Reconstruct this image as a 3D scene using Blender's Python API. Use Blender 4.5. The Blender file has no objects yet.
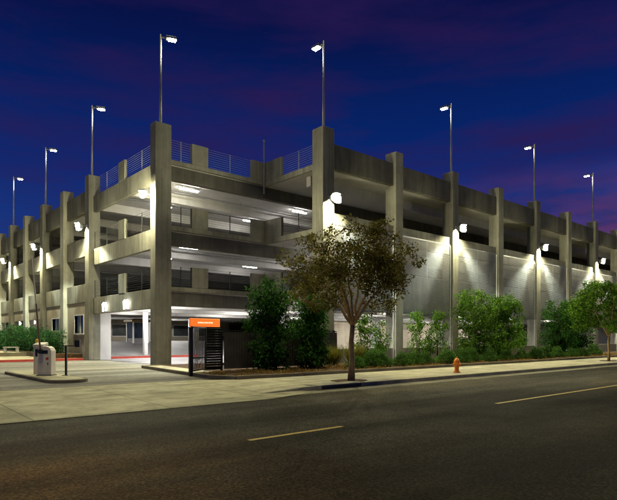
import bpy, math, random
from mathutils import Vector, Matrix, Quaternion

SC = bpy.context.scene
COL = SC.collection
R = math.radians
PI = math.pi
V = Vector

# ------------------------------------------------------------------ helpers
class MB:
    """collects faces, links them as ONE mesh object"""
    def __init__(s):
        s.v = []; s.f = []; s.m = []; s.mi = 0
    def face(s, pts):
        n = len(s.v); s.v += [tuple(p) for p in pts]
        s.f.append(tuple(range(n, n + len(pts)))); s.m.append(s.mi)
    def box(s, x0, x1, y0, y1, z0, z1):
        n = len(s.v)
        s.v += [(x0,y0,z0),(x1,y0,z0),(x1,y1,z0),(x0,y1,z0),(x0,y0,z1),(x1,y0,z1),(x1,y1,z1),(x0,y1,z1)]
        for q in ((0,3,2,1),(4,5,6,7),(0,1,5,4),(1,2,6,5),(2,3,7,6),(3,0,4,7)):
            s.f.append(tuple(n+i for i in q)); s.m.append(s.mi)
        return s
    def obox(s, c, size, M):
        n = len(s.v); hx, hy, hz = size[0]/2, size[1]/2, size[2]/2
        for (a,b,d) in ((-1,-1,-1),(1,-1,-1),(1,1,-1),(-1,1,-1),(-1,-1,1),(1,-1,1),(1,1,1),(-1,1,1)):
            p = M @ V((a*hx, b*hy, d*hz)) + V(c); s.v.append(tuple(p))
        for q in ((0,3,2,1),(4,5,6,7),(0,1,5,4),(1,2,6,5),(2,3,7,6),(3,0,4,7)):
            s.f.append(tuple(n+i for i in q)); s.m.append(s.mi)
        return s
    def prism(s, poly, z0, z1):
        n = len(s.v); k = len(poly)
        area = sum(poly[i][0]*poly[(i+1)%k][1]-poly[(i+1)%k][0]*poly[i][1] for i in range(k))
        if area < 0: poly = poly[::-1]
        s.v += [(p[0],p[1],z0) for p in poly] + [(p[0],p[1],z1) for p in poly]
        s.f.append(tuple(n+i for i in range(k-1,-1,-1))); s.m.append(s.mi)
        s.f.append(tuple(n+k+i for i in range(k))); s.m.append(s.mi)
        for i in range(k):
            j = (i+1) % k
            s.f.append((n+i, n+j, n+k+j, n+k+i)); s.m.append(s.mi)
        return s
    def tube(s, pts, radii, seg=6, cap=True):
        pts = [V(p) for p in pts]
        if not isinstance(radii, (list, tuple)): radii = [radii]*len(pts)
        n = len(s.v); ref = None
        for i, p in enumerate(pts):
            d = (pts[min(i+1, len(pts)-1)] - pts[max(i-1, 0)])
            if d.length < 1e-9: d = V((0,0,1))
            d.normalize()
            if ref is None or abs(ref.dot(d)) > .95:
                ref = V((1,0,0)) if abs(d.x) < .8 else V((0,1,0))
            a = (ref - d*ref.dot(d)).normalized(); b = d.cross(a)
            ref = a
            for k in range(seg):
                t = 2*PI*k/seg
                s.v.append(tuple(p + (a*math.cos(t) + b*math.sin(t))*radii[i]))
        for i in range(len(pts)-1):
            for k in range(seg):
                k2 = (k+1) % seg
                s.f.append((n+i*seg+k, n+i*seg+k2, n+(i+1)*seg+k2, n+(i+1)*seg+k)); s.m.append(s.mi)
        if cap:
            s.f.append(tuple(n+k for k in range(seg-1,-1,-1))); s.m.append(s.mi)
            e = n+(len(pts)-1)*seg
            s.f.append(tuple(e+k for k in range(seg))); s.m.append(s.mi)
        return s
    def lathe(s, prof, c=(0,0,0), seg=16, M=None):
        n = len(s.v); c = V(c)
        for (r, z) in prof:
            for k in range(seg):
                t = 2*PI*k/seg; p = V((r*math.cos(t), r*math.sin(t), z))
                if M is not None: p = M @ p
                s.v.append(tuple(p + c))
        for i in range(len(prof)-1):
            for k in range(seg):
                k2 = (k+1) % seg
                s.f.append((n+i*seg+k, n+i*seg+k2, n+(i+1)*seg+k2, n+(i+1)*seg+k)); s.m.append(s.mi)
        s.f.append(tuple(n+k for k in range(seg-1,-1,-1))); s.m.append(s.mi)
        e = n+(len(prof)-1)*seg
        s.f.append(tuple(e+k for k in range(seg))); s.m.append(s.mi)
        return s
    def leaf(s, p, d, nrm, L, W):
        d = d.normalized(); w = d.cross(nrm)
        if w.length < 1e-4: w = d.cross(V((.3,.5,.8)))
        w.normalize(); up = w.cross(d)*(.12*L)
        n = len(s.v)
        s.v += [tuple(p), tuple(p + d*L*.45 + w*W*.5 + up), tuple(p + d*L), tuple(p + d*L*.45 - w*W*.5 + up)]
        s.f.append((n,n+1,n+2,n+3)); s.m.append(s.mi)
    def mesh(s, name, mats, origin=(0,0,0), smooth=False):
        me = bpy.data.meshes.new(name)
        ox, oy, oz = origin
        me.from_pydata([(x-ox,y-oy,z-oz) for x,y,z in s.v], [], s.f)
        if not isinstance(mats, (list, tuple)): mats = [mats]
        for m in mats: me.materials.append(m)
        if len(mats) > 1: me.polygons.foreach_set('material_index', s.m)
        if smooth: me.polygons.foreach_set('use_smooth', [True]*len(s.f))
        me.update()
        return me
    def build(s, name, mats, parent=None, origin=(0,0,0), smooth=False, bevel=0):
        o = bpy.data.objects.new(name, s.mesh(name, mats, origin, smooth)); COL.objects.link(o)
        if parent is not None: o.parent = parent
        if bevel:
            b = o.modifiers.new('bevel', 'BEVEL'); b.width = bevel; b.segments = 2; b.limit_method = 'ANGLE'
        return o

def tag(o, label=None, cat=None, group=None, kind=None):
    if label: o['label'] = label
    if cat: o['category'] = cat
    if group: o['group'] = group
    if kind: o['kind'] = kind
    return o
def thing(name, label, cat, loc=(0,0,0), rz=0, group=None):
    o = bpy.data.objects.new(name, None); COL.objects.link(o)
    o.empty_display_size = .3
    o.location = loc; o.rotation_euler = (0,0,rz)
    return tag(o, label, cat, group)
def copy_tree(o, parent=None):
    c = o.copy(); COL.objects.link(c)
    if parent is not None: c.parent = parent
    for ch in list(o.children): copy_tree(ch, c)
    return c
def struct(name, mb, mat, bevel=0, smooth=False):
    return tag(mb.build(name, mat, bevel=bevel, smooth=smooth), kind='structure')

# ------------------------------------------------------------------ materials
def new_mat(name):
    m = bpy.data.materials.new(name); m.use_nodes = True
    nt = m.node_tree; nt.nodes.clear()
    out = nt.nodes.new('ShaderNodeOutputMaterial')
    return m, nt, out
def N(nt, typ, **kw):
    n = nt.nodes.new(typ)
    for k, v in kw.items():
        if k in n.inputs: n.inputs[k].default_value = v
        else: setattr(n, k, v)
    return n
def L(nt, a, b): nt.links.new(a, b)
def ramp(nt, fac, stops):
    r = nt.nodes.new('ShaderNodeValToRGB')
    els = r.color_ramp.elements
    while len(els) > 1: els.remove(els[-1])
    els[0].position = stops[0][0]; els[0].color = (*stops[0][1], 1)
    for p, c in stops[1:]:
        e = els.new(p); e.color = (*c, 1)
    if fac is not None: L(nt, fac, r.inputs['Fac'])
    return r
def mixc(nt, a, b, fac, mode='MIX'):
    m = nt.nodes.new('ShaderNodeMix'); m.data_type = 'RGBA'; m.blend_type = mode
    for sock, val in ((m.inputs[6], a), (m.inputs[7], b), (m.inputs[0], fac)):
        if hasattr(val, 'links'): L(nt, val, sock)
        elif isinstance(val, tuple): sock.default_value = (*val, 1)
        else: sock.default_value = val
    return m.outputs[2]
def noise(nt, scale, vec=None, detail=6, rough=.6, stretch=None):
    n = nt.nodes.new('ShaderNodeTexNoise')
    n.inputs['Scale'].default_value = scale; n.inputs['Detail'].default_value = detail
    n.inputs['Roughness'].default_value = rough
    if vec is not None:
        if stretch:
            mp = nt.nodes.new('ShaderNodeMapping'); mp.inputs['Scale'].default_value = stretch
            L(nt, vec, mp.inputs['Vector']); vec = mp.outputs['Vector']
        L(nt, vec, n.inputs['Vector'])
    return n.outputs['Fac']
def wpos(nt): return nt.nodes.new('ShaderNodeNewGeometry').outputs['Position']

def surf(name, base, var=.25, scale=1.2, rough=.85, streak=0.0, fine=.0, bump=.15, bscale=25, metallic=0, stain=None):
    """rough mineral or painted surface: broad blotches, vertical streaks, grain, bump"""
    m, nt, out = new_mat(name)
    p = wpos(nt)
    n1 = noise(nt, scale, p, 8, .65)
    dk = tuple(c*(1-var) for c in base); lt = tuple(min(1, c*(1+var)) for c in base)
    c = ramp(nt, n1, [(.3, dk), (.7, lt)]).outputs['Color']
    if streak:
        s = noise(nt, 1.0, p, 6, .7, (2.6, 2.6, .14))
        sr = ramp(nt, s, [(.42, (1,1,1)), (.72, (1-streak,)*3)]).outputs['Color']
        c = mixc(nt, c, sr, 1.0, 'MULTIPLY')
    if fine:
        f = noise(nt, 60, p, 3, .7)
        fr = ramp(nt, f, [(.3, (1-fine,)*3), (.7, (1+fine*.6,)*3)]).outputs['Color']
        c = mixc(nt, c, fr, 1.0, 'MULTIPLY')
    if stain:
        s2 = noise(nt, .35, p, 5, .7)
        sf = ramp(nt, s2, [(.5, (0,0,0)), (.68, (1,1,1))]).outputs['Color']
        c = mixc(nt, c, stain, sf)
    b = N(nt, 'ShaderNodeBsdfPrincipled', Roughness=rough, Metallic=metallic)
    if rough >= .8: b.inputs['Specular IOR Level'].default_value = .15
    L(nt, c, b.inputs['Base Color'])
    if bump:
        bn = N(nt, 'ShaderNodeBump', Strength=bump, Distance=.02)
        L(nt, noise(nt, bscale, p, 6, .7), bn.inputs['Height']); L(nt, bn.outputs['Normal'], b.inputs['Normal'])
    L(nt, b.outputs['BSDF'], out.inputs['Surface'])
    return m

def leafmat(name, dark, mid, light, trans=.35):
    m, nt, out = new_mat(name)
    g = nt.nodes.new('ShaderNodeNewGeometry')
    c = ramp(nt, g.outputs['Random Per Island'], [(0, dark), (.55, mid), (1, light)]).outputs['Color']
    n = noise(nt, 1.6, g.outputs['Position'], 3)
    c = mixc(nt, c, ramp(nt, n, [(.35, (.6,.6,.6)), (.65, (1.25,1.25,1.2))]).outputs['Color'], 1.0, 'MULTIPLY')
    d = N(nt, 'ShaderNodeBsdfPrincipled', Roughness=.6); d.inputs['Specular IOR Level'].default_value = .12; L(nt, c, d.inputs['Base Color'])
    t = N(nt, 'ShaderNodeBsdfTranslucent'); L(nt, c, t.inputs['Color'])
    mx = N(nt, 'ShaderNodeMixShader', Fac=trans)
    L(nt, d.outputs[0], mx.inputs[1]); L(nt, t.outputs[0], mx.inputs[2]); L(nt, mx.outputs[0], out.inputs['Surface'])
    return m

def emit(name, color, strength, base=(.8,.8,.8)):
    m, nt, out = new_mat(name)
    b = N(nt, 'ShaderNodeBsdfPrincipled', Roughness=.4)
    b.inputs['Base Color'].default_value = (*base, 1)
    b.inputs['Emission Color'].default_value = (*color, 1); b.inputs['Emission Strength'].default_value = strength
    L(nt, b.outputs[0], out.inputs['Surface'])
    return m

def asphalt_mat(name, base, warm, patch=.5, cracks=True):
    m, nt, out = new_mat(name)
    p = wpos(nt)
    big = noise(nt, .13, p, 4, .55, (.6, 1.5, 1))
    c = ramp(nt, big, [(.34, tuple(x*(1-patch) for x in base)), (.52, base), (.7, warm)]).outputs['Color']
    lanes = noise(nt, .5, p, 4, .6, (.05, 1.2, 1))         # tyre-worn bands along the street
    c = mixc(nt, c, ramp(nt, lanes, [(.36, (.62,.62,.62)), (.62, (1.4,1.4,1.36))]).outputs['Color'], 1.0, 'MULTIPLY')
    if cracks:
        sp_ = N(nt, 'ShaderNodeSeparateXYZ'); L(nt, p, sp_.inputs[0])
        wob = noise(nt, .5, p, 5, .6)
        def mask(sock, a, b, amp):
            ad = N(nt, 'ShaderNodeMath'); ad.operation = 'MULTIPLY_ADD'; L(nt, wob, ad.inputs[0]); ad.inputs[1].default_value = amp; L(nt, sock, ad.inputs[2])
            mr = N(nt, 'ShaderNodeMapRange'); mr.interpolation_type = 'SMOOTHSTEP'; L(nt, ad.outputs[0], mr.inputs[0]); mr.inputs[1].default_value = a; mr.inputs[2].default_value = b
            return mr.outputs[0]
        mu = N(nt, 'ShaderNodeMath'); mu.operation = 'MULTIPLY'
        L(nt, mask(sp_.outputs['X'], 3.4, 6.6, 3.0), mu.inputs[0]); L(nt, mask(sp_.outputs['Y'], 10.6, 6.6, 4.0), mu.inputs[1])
        c = mixc(nt, c, mixc(nt, c, (.36,.34,.33), 1.0, 'MULTIPLY'), mu.outputs[0])          # painted shade: light falling off over the near right of the road
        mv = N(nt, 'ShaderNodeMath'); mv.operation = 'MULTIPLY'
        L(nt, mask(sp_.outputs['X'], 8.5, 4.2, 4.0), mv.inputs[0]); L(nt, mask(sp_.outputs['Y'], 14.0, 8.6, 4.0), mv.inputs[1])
        c = mixc(nt, c, mixc(nt, c, (1.0,.66,.38), 1.0, 'MULTIPLY'), mv.outputs[0])          # painted warm lamplight tint over the near left of the road
        sp2 = noise(nt, 22, p, 5, .75)
        c = mixc(nt, c, ramp(nt, sp2, [(.38, (.42,.42,.42)), (.5, (1,1,1)), (.61, (1.9,1.9,1.85))]).outputs['Color'], 1.0, 'MULTIPLY')
    mott = noise(nt, 3.5, p, 8, .7)
    c = mixc(nt, c, ramp(nt, mott, [(.3, (.75,.75,.75)), (.7, (1.25,1.25,1.25))]).outputs['Color'], 1.0, 'MULTIPLY')
    grain = noise(nt, 85, p, 2, .8)
    c = mixc(nt, c, ramp(nt, grain, [(.36, (.4,.4,.4)), (.5, (.95,.95,.95)), (.64, (2.1,2.1,2.0))]).outputs['Color'], 1.0, 'MULTIPLY')
    if cracks:
        vo = N(nt, 'ShaderNodeTexVoronoi'); vo.feature = 'DISTANCE_TO_EDGE'; vo.inputs['Scale'].default_value = .23
        dn = N(nt, 'ShaderNodeTexNoise', Scale=1.1, Detail=5.0)
        L(nt, p, dn.inputs['Vector'])
        vm = N(nt, 'ShaderNodeVectorMath'); vm.operation = 'ADD'
        L(nt, p, vm.inputs[0]); L(nt, dn.outputs['Color'], vm.inputs[1]); L(nt, vm.outputs[0], vo.inputs['Vector'])
        k = ramp(nt, vo.outputs['Distance'], [(0, (.7,.7,.7)), (.005, (.9,.9,.9)), (.01, (1,1,1))]).outputs['Color']
        c = mixc(nt, c, k, 1.0, 'MULTIPLY')
    b = N(nt, 'ShaderNodeBsdfPrincipled', Roughness=.78); L(nt, c, b.inputs['Base Color']); b.inputs['Specular IOR Level'].default_value = .02
    bn = N(nt, 'ShaderNodeBump', Strength=.55, Distance=.012)
    L(nt, noise(nt, 70, p, 3, .8), bn.inputs['Height']); L(nt, bn.outputs['Normal'], b.inputs['Normal'])
    L(nt, b.outputs[0], out.inputs['Surface'])
    return m

def slab_mat(name, base, sx, sy, var=.18, joint=.5, rot=0):
    """concrete flatwork with tooled joints"""
    m, nt, out = new_mat(name)
    p = wpos(nt)
    n1 = noise(nt, .55, p, 7, .65)
    c = ramp(nt, n1, [(.3, tuple(x*(1-var*1.6) for x in base)), (.68, tuple(x*(1+var) for x in base))]).outputs['Color']
    n3 = noise(nt, .9, p, 5, .6, (.22, 1.6, 1))
    c = mixc(nt, c, ramp(nt, n3, [(.36, (.74,.73,.7)), (.58, (1,1,1))]).outputs['Color'], 1.0, 'MULTIPLY')
    n2 = noise(nt, 40, p, 4, .7)
    c = mixc(nt, c, ramp(nt, n2, [(.3, (.85,.85,.85)), (.7, (1.1,1.1,1.1))]).outputs['Color'], 1.0, 'MULTIPLY')
    vs = N(nt, 'ShaderNodeTexVoronoi', Scale=1.7); L(nt, p, vs.inputs['Vector'])
    c = mixc(nt, c, ramp(nt, vs.outputs['Distance'], [(.03, (.5,.5,.48)), (.07, (1,1,1))]).outputs['Color'], 1.0, 'MULTIPLY')     # gum and oil spots
    n5 = noise(nt, 1.7, p, 8, .72)
    c = mixc(nt, c, ramp(nt, n5, [(.36, (.72,.71,.68)), (.5, (1,1,1)), (.64, (1.12,1.12,1.1))]).outputs['Color'], 1.0, 'MULTIPLY')
    mp = N(nt, 'ShaderNodeMapping'); mp.inputs['Scale'].default_value = (1/sx, 1/sy, 1); mp.inputs['Rotation'].default_value = (0,0,rot)
    L(nt, p, mp.inputs['Vector'])
    br = N(nt, 'ShaderNodeTexBrick'); br.offset = 0; br.inputs['Scale'].default_value = 1
    br.inputs['Brick Width'].default_value = 1; br.inputs['Row Height'].default_value = 1
    br.inputs['Mortar Size'].default_value = .008; br.inputs['Mortar Smooth'].default_value = .3
    br.inputs['Color1'].default_value = (1,1,1,1); br.inputs['Color2'].default_value = (.88,.88,.86,1); br.inputs['Mortar'].default_value = (1-joint,)*3 + (1,)
    L(nt, mp.outputs[0], br.inputs['Vector'])
    c = mixc(nt, c, br.outputs['Color'], 1.0, 'MULTIPLY')
    b = N(nt, 'ShaderNodeBsdfPrincipled', Roughness=.85); L(nt, c, b.inputs['Base Color']); b.inputs['Specular IOR Level'].default_value = .1
    bn = N(nt, 'ShaderNodeBump', Strength=.25, Distance=.01)
    L(nt, noise(nt, 45, p, 5, .7), bn.inputs['Height']); L(nt, bn.outputs['Normal'], b.inputs['Normal'])
    L(nt, b.outputs[0], out.inputs['Surface'])
    return m

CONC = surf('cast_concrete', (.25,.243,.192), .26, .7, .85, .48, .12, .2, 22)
CONCD = surf('shade_toned_beam_concrete', (.14,.133,.108), .25, .7, .85, .35, .12, .2, 22)  # dimness of the unlit notch beams is painted into this colour
CONCP = surf('shade_toned_parapet_concrete', (.135,.13,.105), .25, .7, .85, .45, .12, .2, 22)  # shade on the parapets and roof spandrels, put into the base colour
CONC2 = surf('deck_concrete', (.46,.45,.43), .16, .5, .85, .12, .1, .15, 18)
WALLT = surf('tan_plaster', (.42,.37,.28), .12, .6, .9, .22, .08, .2, 40)
WHITE = surf('white_paint', (.74,.73,.70), .06, .8, .6, .12, 0, .05, 30)
GALV = surf('galvanised_wire', (.42,.43,.42), .15, 2, .45, 0, 0, 0, 1, .55)
STEEL = surf('grey_steel', (.30,.31,.31), .12, 3, .45, 0, 0, .05, 40, .6)
DARKM = surf('dark_metal', (.025,.026,.026), .25, 3, .5, 0, 0, .08, 40, .3)
BLACKM = surf('black_metal', (.012,.012,.012), .2, 3, .45, 0, 0, .05, 40, .2)
CABM = surf('beige_cabinet_paint', (.70,.63,.53), .1, 2.5, .5, .2, 0, .04, 50)
YEL = surf('yellow_paint', (.62,.42,.03), .15, 6, .5, .2, 0, .05, 40)
BROWNP = surf('brown_pole_paint', (.16,.09,.05), .2, 6, .5, .1, 0, .05, 40)
ORANGE = surf('orange_enamel', (.95,.27,.02), .18, 7, .42, .3, 0, .08, 40)
REDK = surf('red_kerb_paint', (.52,.06,.035), .3, 3, .6, 0, .25, .2, 40)
KERB = surf('kerb_concrete', (.33,.31,.24), .3, 1.1, .9, 0, .2, .3, 30, 0, (.17,.15,.11))
DKERB = surf('stained_kerb_concrete', (.2,.17,.12), .3, 1.1, .9, 0, .2, .3, 30)
MULCH = surf('bark_mulch', (.085,.05,.025), .5, 6, .95, 0, .4, 1.0, 30)
FENCEW = surf('dark_fence_boards', (.095,.083,.06), .35, 2.2, .7, .4, .1, .2, 30)
BARK = surf('tree_bark', (.40,.27,.13), .35, 9, .9, 0, .2, .8, 45)
TWIG = surf('shrub_stem', (.08,.07,.04), .3, 9, .9, 0, .2, .5, 45)
ROOFB = surf('brown_booth_roof', (.16,.105,.04), .2, 4, .6, 0, 0, .1, 40)
SCREENM = surf('screen_mesh_grey', (.58,.58,.56), .15, 1.5, .5, 0, 0, 0, 1, .35)
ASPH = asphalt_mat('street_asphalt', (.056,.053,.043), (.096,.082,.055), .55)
DRIVE = asphalt_mat('drive_asphalt', (.20,.195,.18), (.25,.24,.22), .3, False)
INFLOOR = surf('garage_floor_concrete', (.30,.29,.285), .2, .4, .6, 0, .1, .1, 20, 0, (.2,.195,.19))
RAMPM = surf('ramp_concrete', (.155,.15,.15), .2, .4, .7, 0, .1, .1, 20)
SIDEW = slab_mat('sidewalk_concrete', (.53,.50,.36), 1.6, 3.9, .14, .45)
APRON = slab_mat('apron_concrete', (.46,.44,.30), 3.1, 3.05, .24, .5)
GUTTER = slab_mat('gutter_concrete', (.25,.235,.17), 3.0, 9.0, .3, .5)
TERR = surf('earth_ground', (.07,.06,.04), .3, .4, .95, 0, .2, .4, 12)
L_TREE = leafmat('olive_brown_leaves', (.065,.052,.008), (.128,.118,.018), (.25,.235,.045), .35)
L_GREEN = leafmat('bright_green_leaves', (.03,.085,.006), (.085,.21,.016), (.22,.38,.04), .4)
L_DARK = leafmat('deep_green_leaves', (.008,.034,.004), (.026,.10,.010), (.085,.24,.03), .35)
L_HEDGE = leafmat('hedge_leaves', (.012,.06,.018), (.035,.12,.035), (.08,.22,.06), .3)
L_BOX = leafmat('round_bush_leaves', (.03,.09,.012), (.075,.18,.028), (.16,.32,.055), .3)
L_STRAW = leafmat('straw_ground_cover', (.16,.08,.018), (.34,.20,.045), (.24,.22,.05), .25)
L_YEL = leafmat('yellow_green_grass', (.09,.09,.012), (.20,.19,.03), (.30,.28,.06), .3)

LAMPC = (1.0, .94, .60); LAMPC_B = (.92, 1.0, .82)
LAMP = emit('wall_lamp_glow', LAMPC, 2100)
LAMPF = emit('shielded_wall_lamp_glow', LAMPC, 3300)
HEADL = emit('pole_lamp_lens', (1, .95, .74), 170)
TUBEG = emit('ground_tube_glow', (1, .97, .92), 420)
TUBED = emit('fill_tube_glow', (1, .9, .6), 45)
TUBEU = emit('deck_tube_glow', (1, .97, .93), 125)
FLOOD = emit('flood_head_glow', (1, .97, .9), 5)
SIGNO = emit('lit_orange_panel', (1, .14, .012), .5, (.8,.2,.03))
SIGNW = emit('lit_pale_lettering', (1, .62, .36), 1.1)
ROUNDL = emit('round_lamp_glow', (1, .93, .78), 25)

def glass_mat():
    m, nt, out = new_mat('dark_blue_glass')
    b = N(nt, 'ShaderNodeBsdfPrincipled', Roughness=.08)
    c = ramp(nt, noise(nt, .9, wpos(nt), 3), [(.35, (.006,.012,.03)), (.7, (.03,.055,.1))]).outputs['Color']
    L(nt, c, b.inputs['Base Color']); L(nt, b.outputs[0], out.inputs['Surface'])
    return m
GLASS = glass_mat()

GLASSG = surf('grey_green_glass', (.06,.07,.07), .5, .8, .15, 0, 0, 0)
def line_mat():
    m, nt, out = new_mat('worn_yellow_line')
    p = wpos(nt)
    n = noise(nt, 22, p, 6, .75)
    c = ramp(nt, n, [(.36, (.10,.085,.05)), (.47, (.50,.36,.07)), (.7, (.60,.45,.10))]).outputs['Color']
    b = N(nt, 'ShaderNodeBsdfPrincipled', Roughness=.7); L(nt, c, b.inputs['Base Color']); L(nt, b.outputs[0], out.inputs['Surface'])
    return m
YLINE = line_mat()

# ------------------------------------------------------------------ world: dusk sky
SUN_EL = R(77)
hx, hy = -.55, -.835            # horizontal direction towards the light
w = bpy.data.worlds.new('World'); SC.world = w; w.use_nodes = True
nt = w.node_tree; nt.nodes.clear()
wo = nt.nodes.new('ShaderNodeOutputWorld'); bg = nt.nodes.new('ShaderNodeBackground')
tc = nt.nodes.new('ShaderNodeTexCoord'); d = tc.outputs['Generated']
sx = nt.nodes.new('ShaderNodeSeparateXYZ'); L(nt, d, sx.inputs[0])
grad = ramp(nt, sx.outputs['Z'], [(0, (.014,.06,.28)), (.14, (.004,.05,.27)), (.28, (.002,.022,.165)), (.5, (.002,.006,.06)), (.9, (.001,.004,.035))]).outputs['Color']
cl = noise(nt, 2.3, d, 6, .58, (1, 1, 5.0))
clf = ramp(nt, cl, [(.41, (0,0,0)), (.68, (.8,.8,.8))]).outputs['Color']
# bearing along the right-hand street, where the after-glow is
dt = N(nt, 'ShaderNodeVectorMath'); dt.operation = 'DOT_PRODUCT'
L(nt, d, dt.inputs[0]); dt.inputs[1].default_value = (.97, .24, 0)
az = ramp(nt, dt.outputs['Value'], [(.55, (0,0,0)), (.98, (1,1,1))]).outputs['Color']
azw = ramp(nt, dt.outputs['Value'], [(.0, (.45,.45,.45)), (.75, (1,1,1))]).outputs['Color']
purple = mixc(nt, clf, azw, 1.0, 'MULTIPLY')
sky = mixc(nt, grad, (.026,.010,.074), purple)
low = ramp(nt, sx.outputs['Z'], [(.0, (1,1,1)), (.16, (.9,.9,.9)), (.29, (0,0,0))]).outputs['Color']
cl2 = noise(nt, 3.1, d, 6, .6, (1, 1, 4.2))
c2 = ramp(nt, cl2, [(.38, (.1,.1,.1)), (.6, (1,1,1))]).outputs['Color']
pk = mixc(nt, mixc(nt, low, az, 1.0, 'MULTIPLY'), c2, 1.0, 'MULTIPLY')
sky = mixc(nt, sky, (.17,.04,.105), pk)
nis = N(nt, 'ShaderNodeTexSky'); nis.sky_type = 'NISHITA'; nis.sun_disc = False
nis.sun_elevation = R(-6); nis.sun_rotation = R(70)
add = nt.nodes.new('ShaderNodeMix'); add.data_type = 'RGBA'; add.blend_type = 'ADD'; add.inputs[0].default_value = .04
L(nt, sky, add.inputs[6]); L(nt, nis.outputs[0], add.inputs[7])
L(nt, add.outputs[2], bg.inputs['Color']); bg.inputs['Strength'].default_value = 1.0
L(nt, bg.outputs[0], wo.inputs['Surface'])

sd = bpy.data.lights.new('sun', 'SUN'); sd.energy = 1.2; sd.angle = R(14); sd.color = (1, .90, .50)
so = bpy.data.objects.new('sun', sd); COL.objects.link(so)
dirv = V((hx*math.cos(SUN_EL), hy*math.cos(SUN_EL), math.sin(SUN_EL)))
so.rotation_euler = dirv.to_track_quat('Z', 'Y').to_euler(); so.location = (0,0,40)

# ------------------------------------------------------------------ camera
cd = bpy.data.cameras.new('camera'); cam = bpy.data.objects.new('camera', cd); COL.objects.link(cam)
cam.location = (0, 0, 1.6); cam.rotation_euler = (R(90), 0, -math.asin(.6574))
cd.sensor_width = 36; cd.lens = 31.62; cd.shift_y = .1426; cd.clip_end = 3000; cd.clip_start = .1
SC.camera = cam
SC.view_settings.view_transform = 'Standard'; SC.view_settings.look = 'None'; SC.view_settings.exposure = 0
SC.cycles.use_denoising = True
SC.cycles.max_bounces = 6; SC.cycles.diffuse_bounces = 4; SC.cycles.glossy_bounces = 2; SC.cycles.transmission_bounces = 3
SC.cycles.sample_clamp_indirect = 6; SC.cycles.caustics_reflective = False; SC.cycles.caustics_refractive = False

# ------------------------------------------------------------------ ground
g = MB(); g.face([(-900,-900,-.35),(1500,-900,-.35),(1500,1500,-.35),(-900,1500,-.35)]); struct('ground', g, TERR)
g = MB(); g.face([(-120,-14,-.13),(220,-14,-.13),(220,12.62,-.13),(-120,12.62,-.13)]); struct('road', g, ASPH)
g = MB(); g.face([(9.2,12.55,-.122),(220,12.55,-.122),(220,13.42,-.122),(9.2,13.42,-.122)]); struct('gutter', g, GUTTER)
# driveway apron: rises from the street to the drive
g = MB(); g.face([(-60,12.2,-.118),(9.2,12.2,-.118),(9.9,13.4,-.085),(10.6,18.5,.002),(-60,18.5,.002)])
g.face([(9.2,12.2,-.118),(11.4,12.9,-.118),(11.4,13.44,-.09),(9.9,13.4,-.085)])
struct('driveway_apron', g, APRON)
g = MB(); g.face([(9.9,13.4,-.083),(11.6,13.42,.0),(11.6,17.4,.006),(10.5,18.3,.006)])
g.face([(11.6,13.42,.0),(220,13.42,.0),(220,17.4,.006),(11.6,17.4,.006)])
struct('sidewalk', g, SIDEW)
g = MB(); g.face([(-60,18.5,-.004),(13.0,18.5,-.004),(13.0,29.5,-.004),(14.6,29.5,-.004),(14.6,40.2,-.004),(-60,40.2,-.004)]); struct('driveway', g, DRIVE)
g = MB(); g.box(-60,10.6,18.42,18.6,-.02,.006); struct('drain_strip', g, DKERB)
# street kerb with its low return at the drive
g = MB(); g.box(11.6,220,13.30,13.46,-.2,.012)
q = [(9.7,13.30,-.2),(11.597,13.30,-.2),(11.597,13.46,-.2),(9.7,13.46,-.2),(9.7,13.30,-.088),(11.597,13.30,.012),(11.597,13.46,.012),(9.7,13.46,-.088)]
for f in ((0,3,2,1),(4,5,6,7),(0,1,5,4),(1,2,6,5),(2,3,7,6),(3,0,4,7)): g.face([q[i] for i in f])
struct('street_kerb', g, KERB, .015)
# bed kerb
def strip(mb, pts, wdt, z0, z1):
    for i in range(len(pts)-1):
        a = V((*pts[i],0)); b = V((*pts[i+1],0)); n = V((-(b-a).y,(b-a).x,0)).normalized()*wdt/2
        mb.prism([tuple((a+n)[:2]),tuple((b+n)[:2]),tuple((b-n)[:2]),tuple((a-n)[:2])], z0, z1 + .001*i)
g = MB(); strip(g, [(13.9,27.9),(12.35,27.6),(11.35,20.6),(11.15,18.6),(11.6,17.55),(13.2,17.38),(150,17.38)], .16, -.1, .14); struct('bed_kerb', g, DKERB, .015)
g = MB(); g.prism([(13.9,28.3),(12.4,27.6),(11.4,20.6),(11.2,18.6),(11.65,17.6),(13.2,17.42),(150,17.42),(150,23.1),(21.2,23.1),(21.2,28.5)], -.1, .10); struct('planting_bed', g, MULCH)
g = MB(); g.face([(12.42,27.5,.115),(11.46,20.7,.115),(12.55,20.7,.115),(13.3,27.5,.115)]); struct('paved_strip', g, SIDEW)
# left-hand terraces
g = MB(); g.box(-60,13.3,40.1,48.2,-.1,.13); struct('walkway', g, SIDEW)
g = MB(); g.box(-60,13.4,39.92,40.1,-.1,.16); struct('red_kerb', g, REDK, .015)
g = MB(); g.box(14.9,23.5,41.3,41.5,-.1,.16); struct('red_kerb', g, REDK, .015)
g = MB(); g.box(-60,11.7,48.38,140,-.1,.40); struct('walkway', g, SIDEW)
g = MB(); g.box(-60,11.7,48.2,48.38,-.1,.43); struct('kerb', g, DKERB, .015)
g = MB(); g.box(11.7,11.86,41.2,140,-.1,.50); struct('kerb', g, DKERB, .015)
g = MB(); g.box(11.86,13.75,41.2,140,-.1,.44); struct('planting_bed', g, MULCH)
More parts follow.
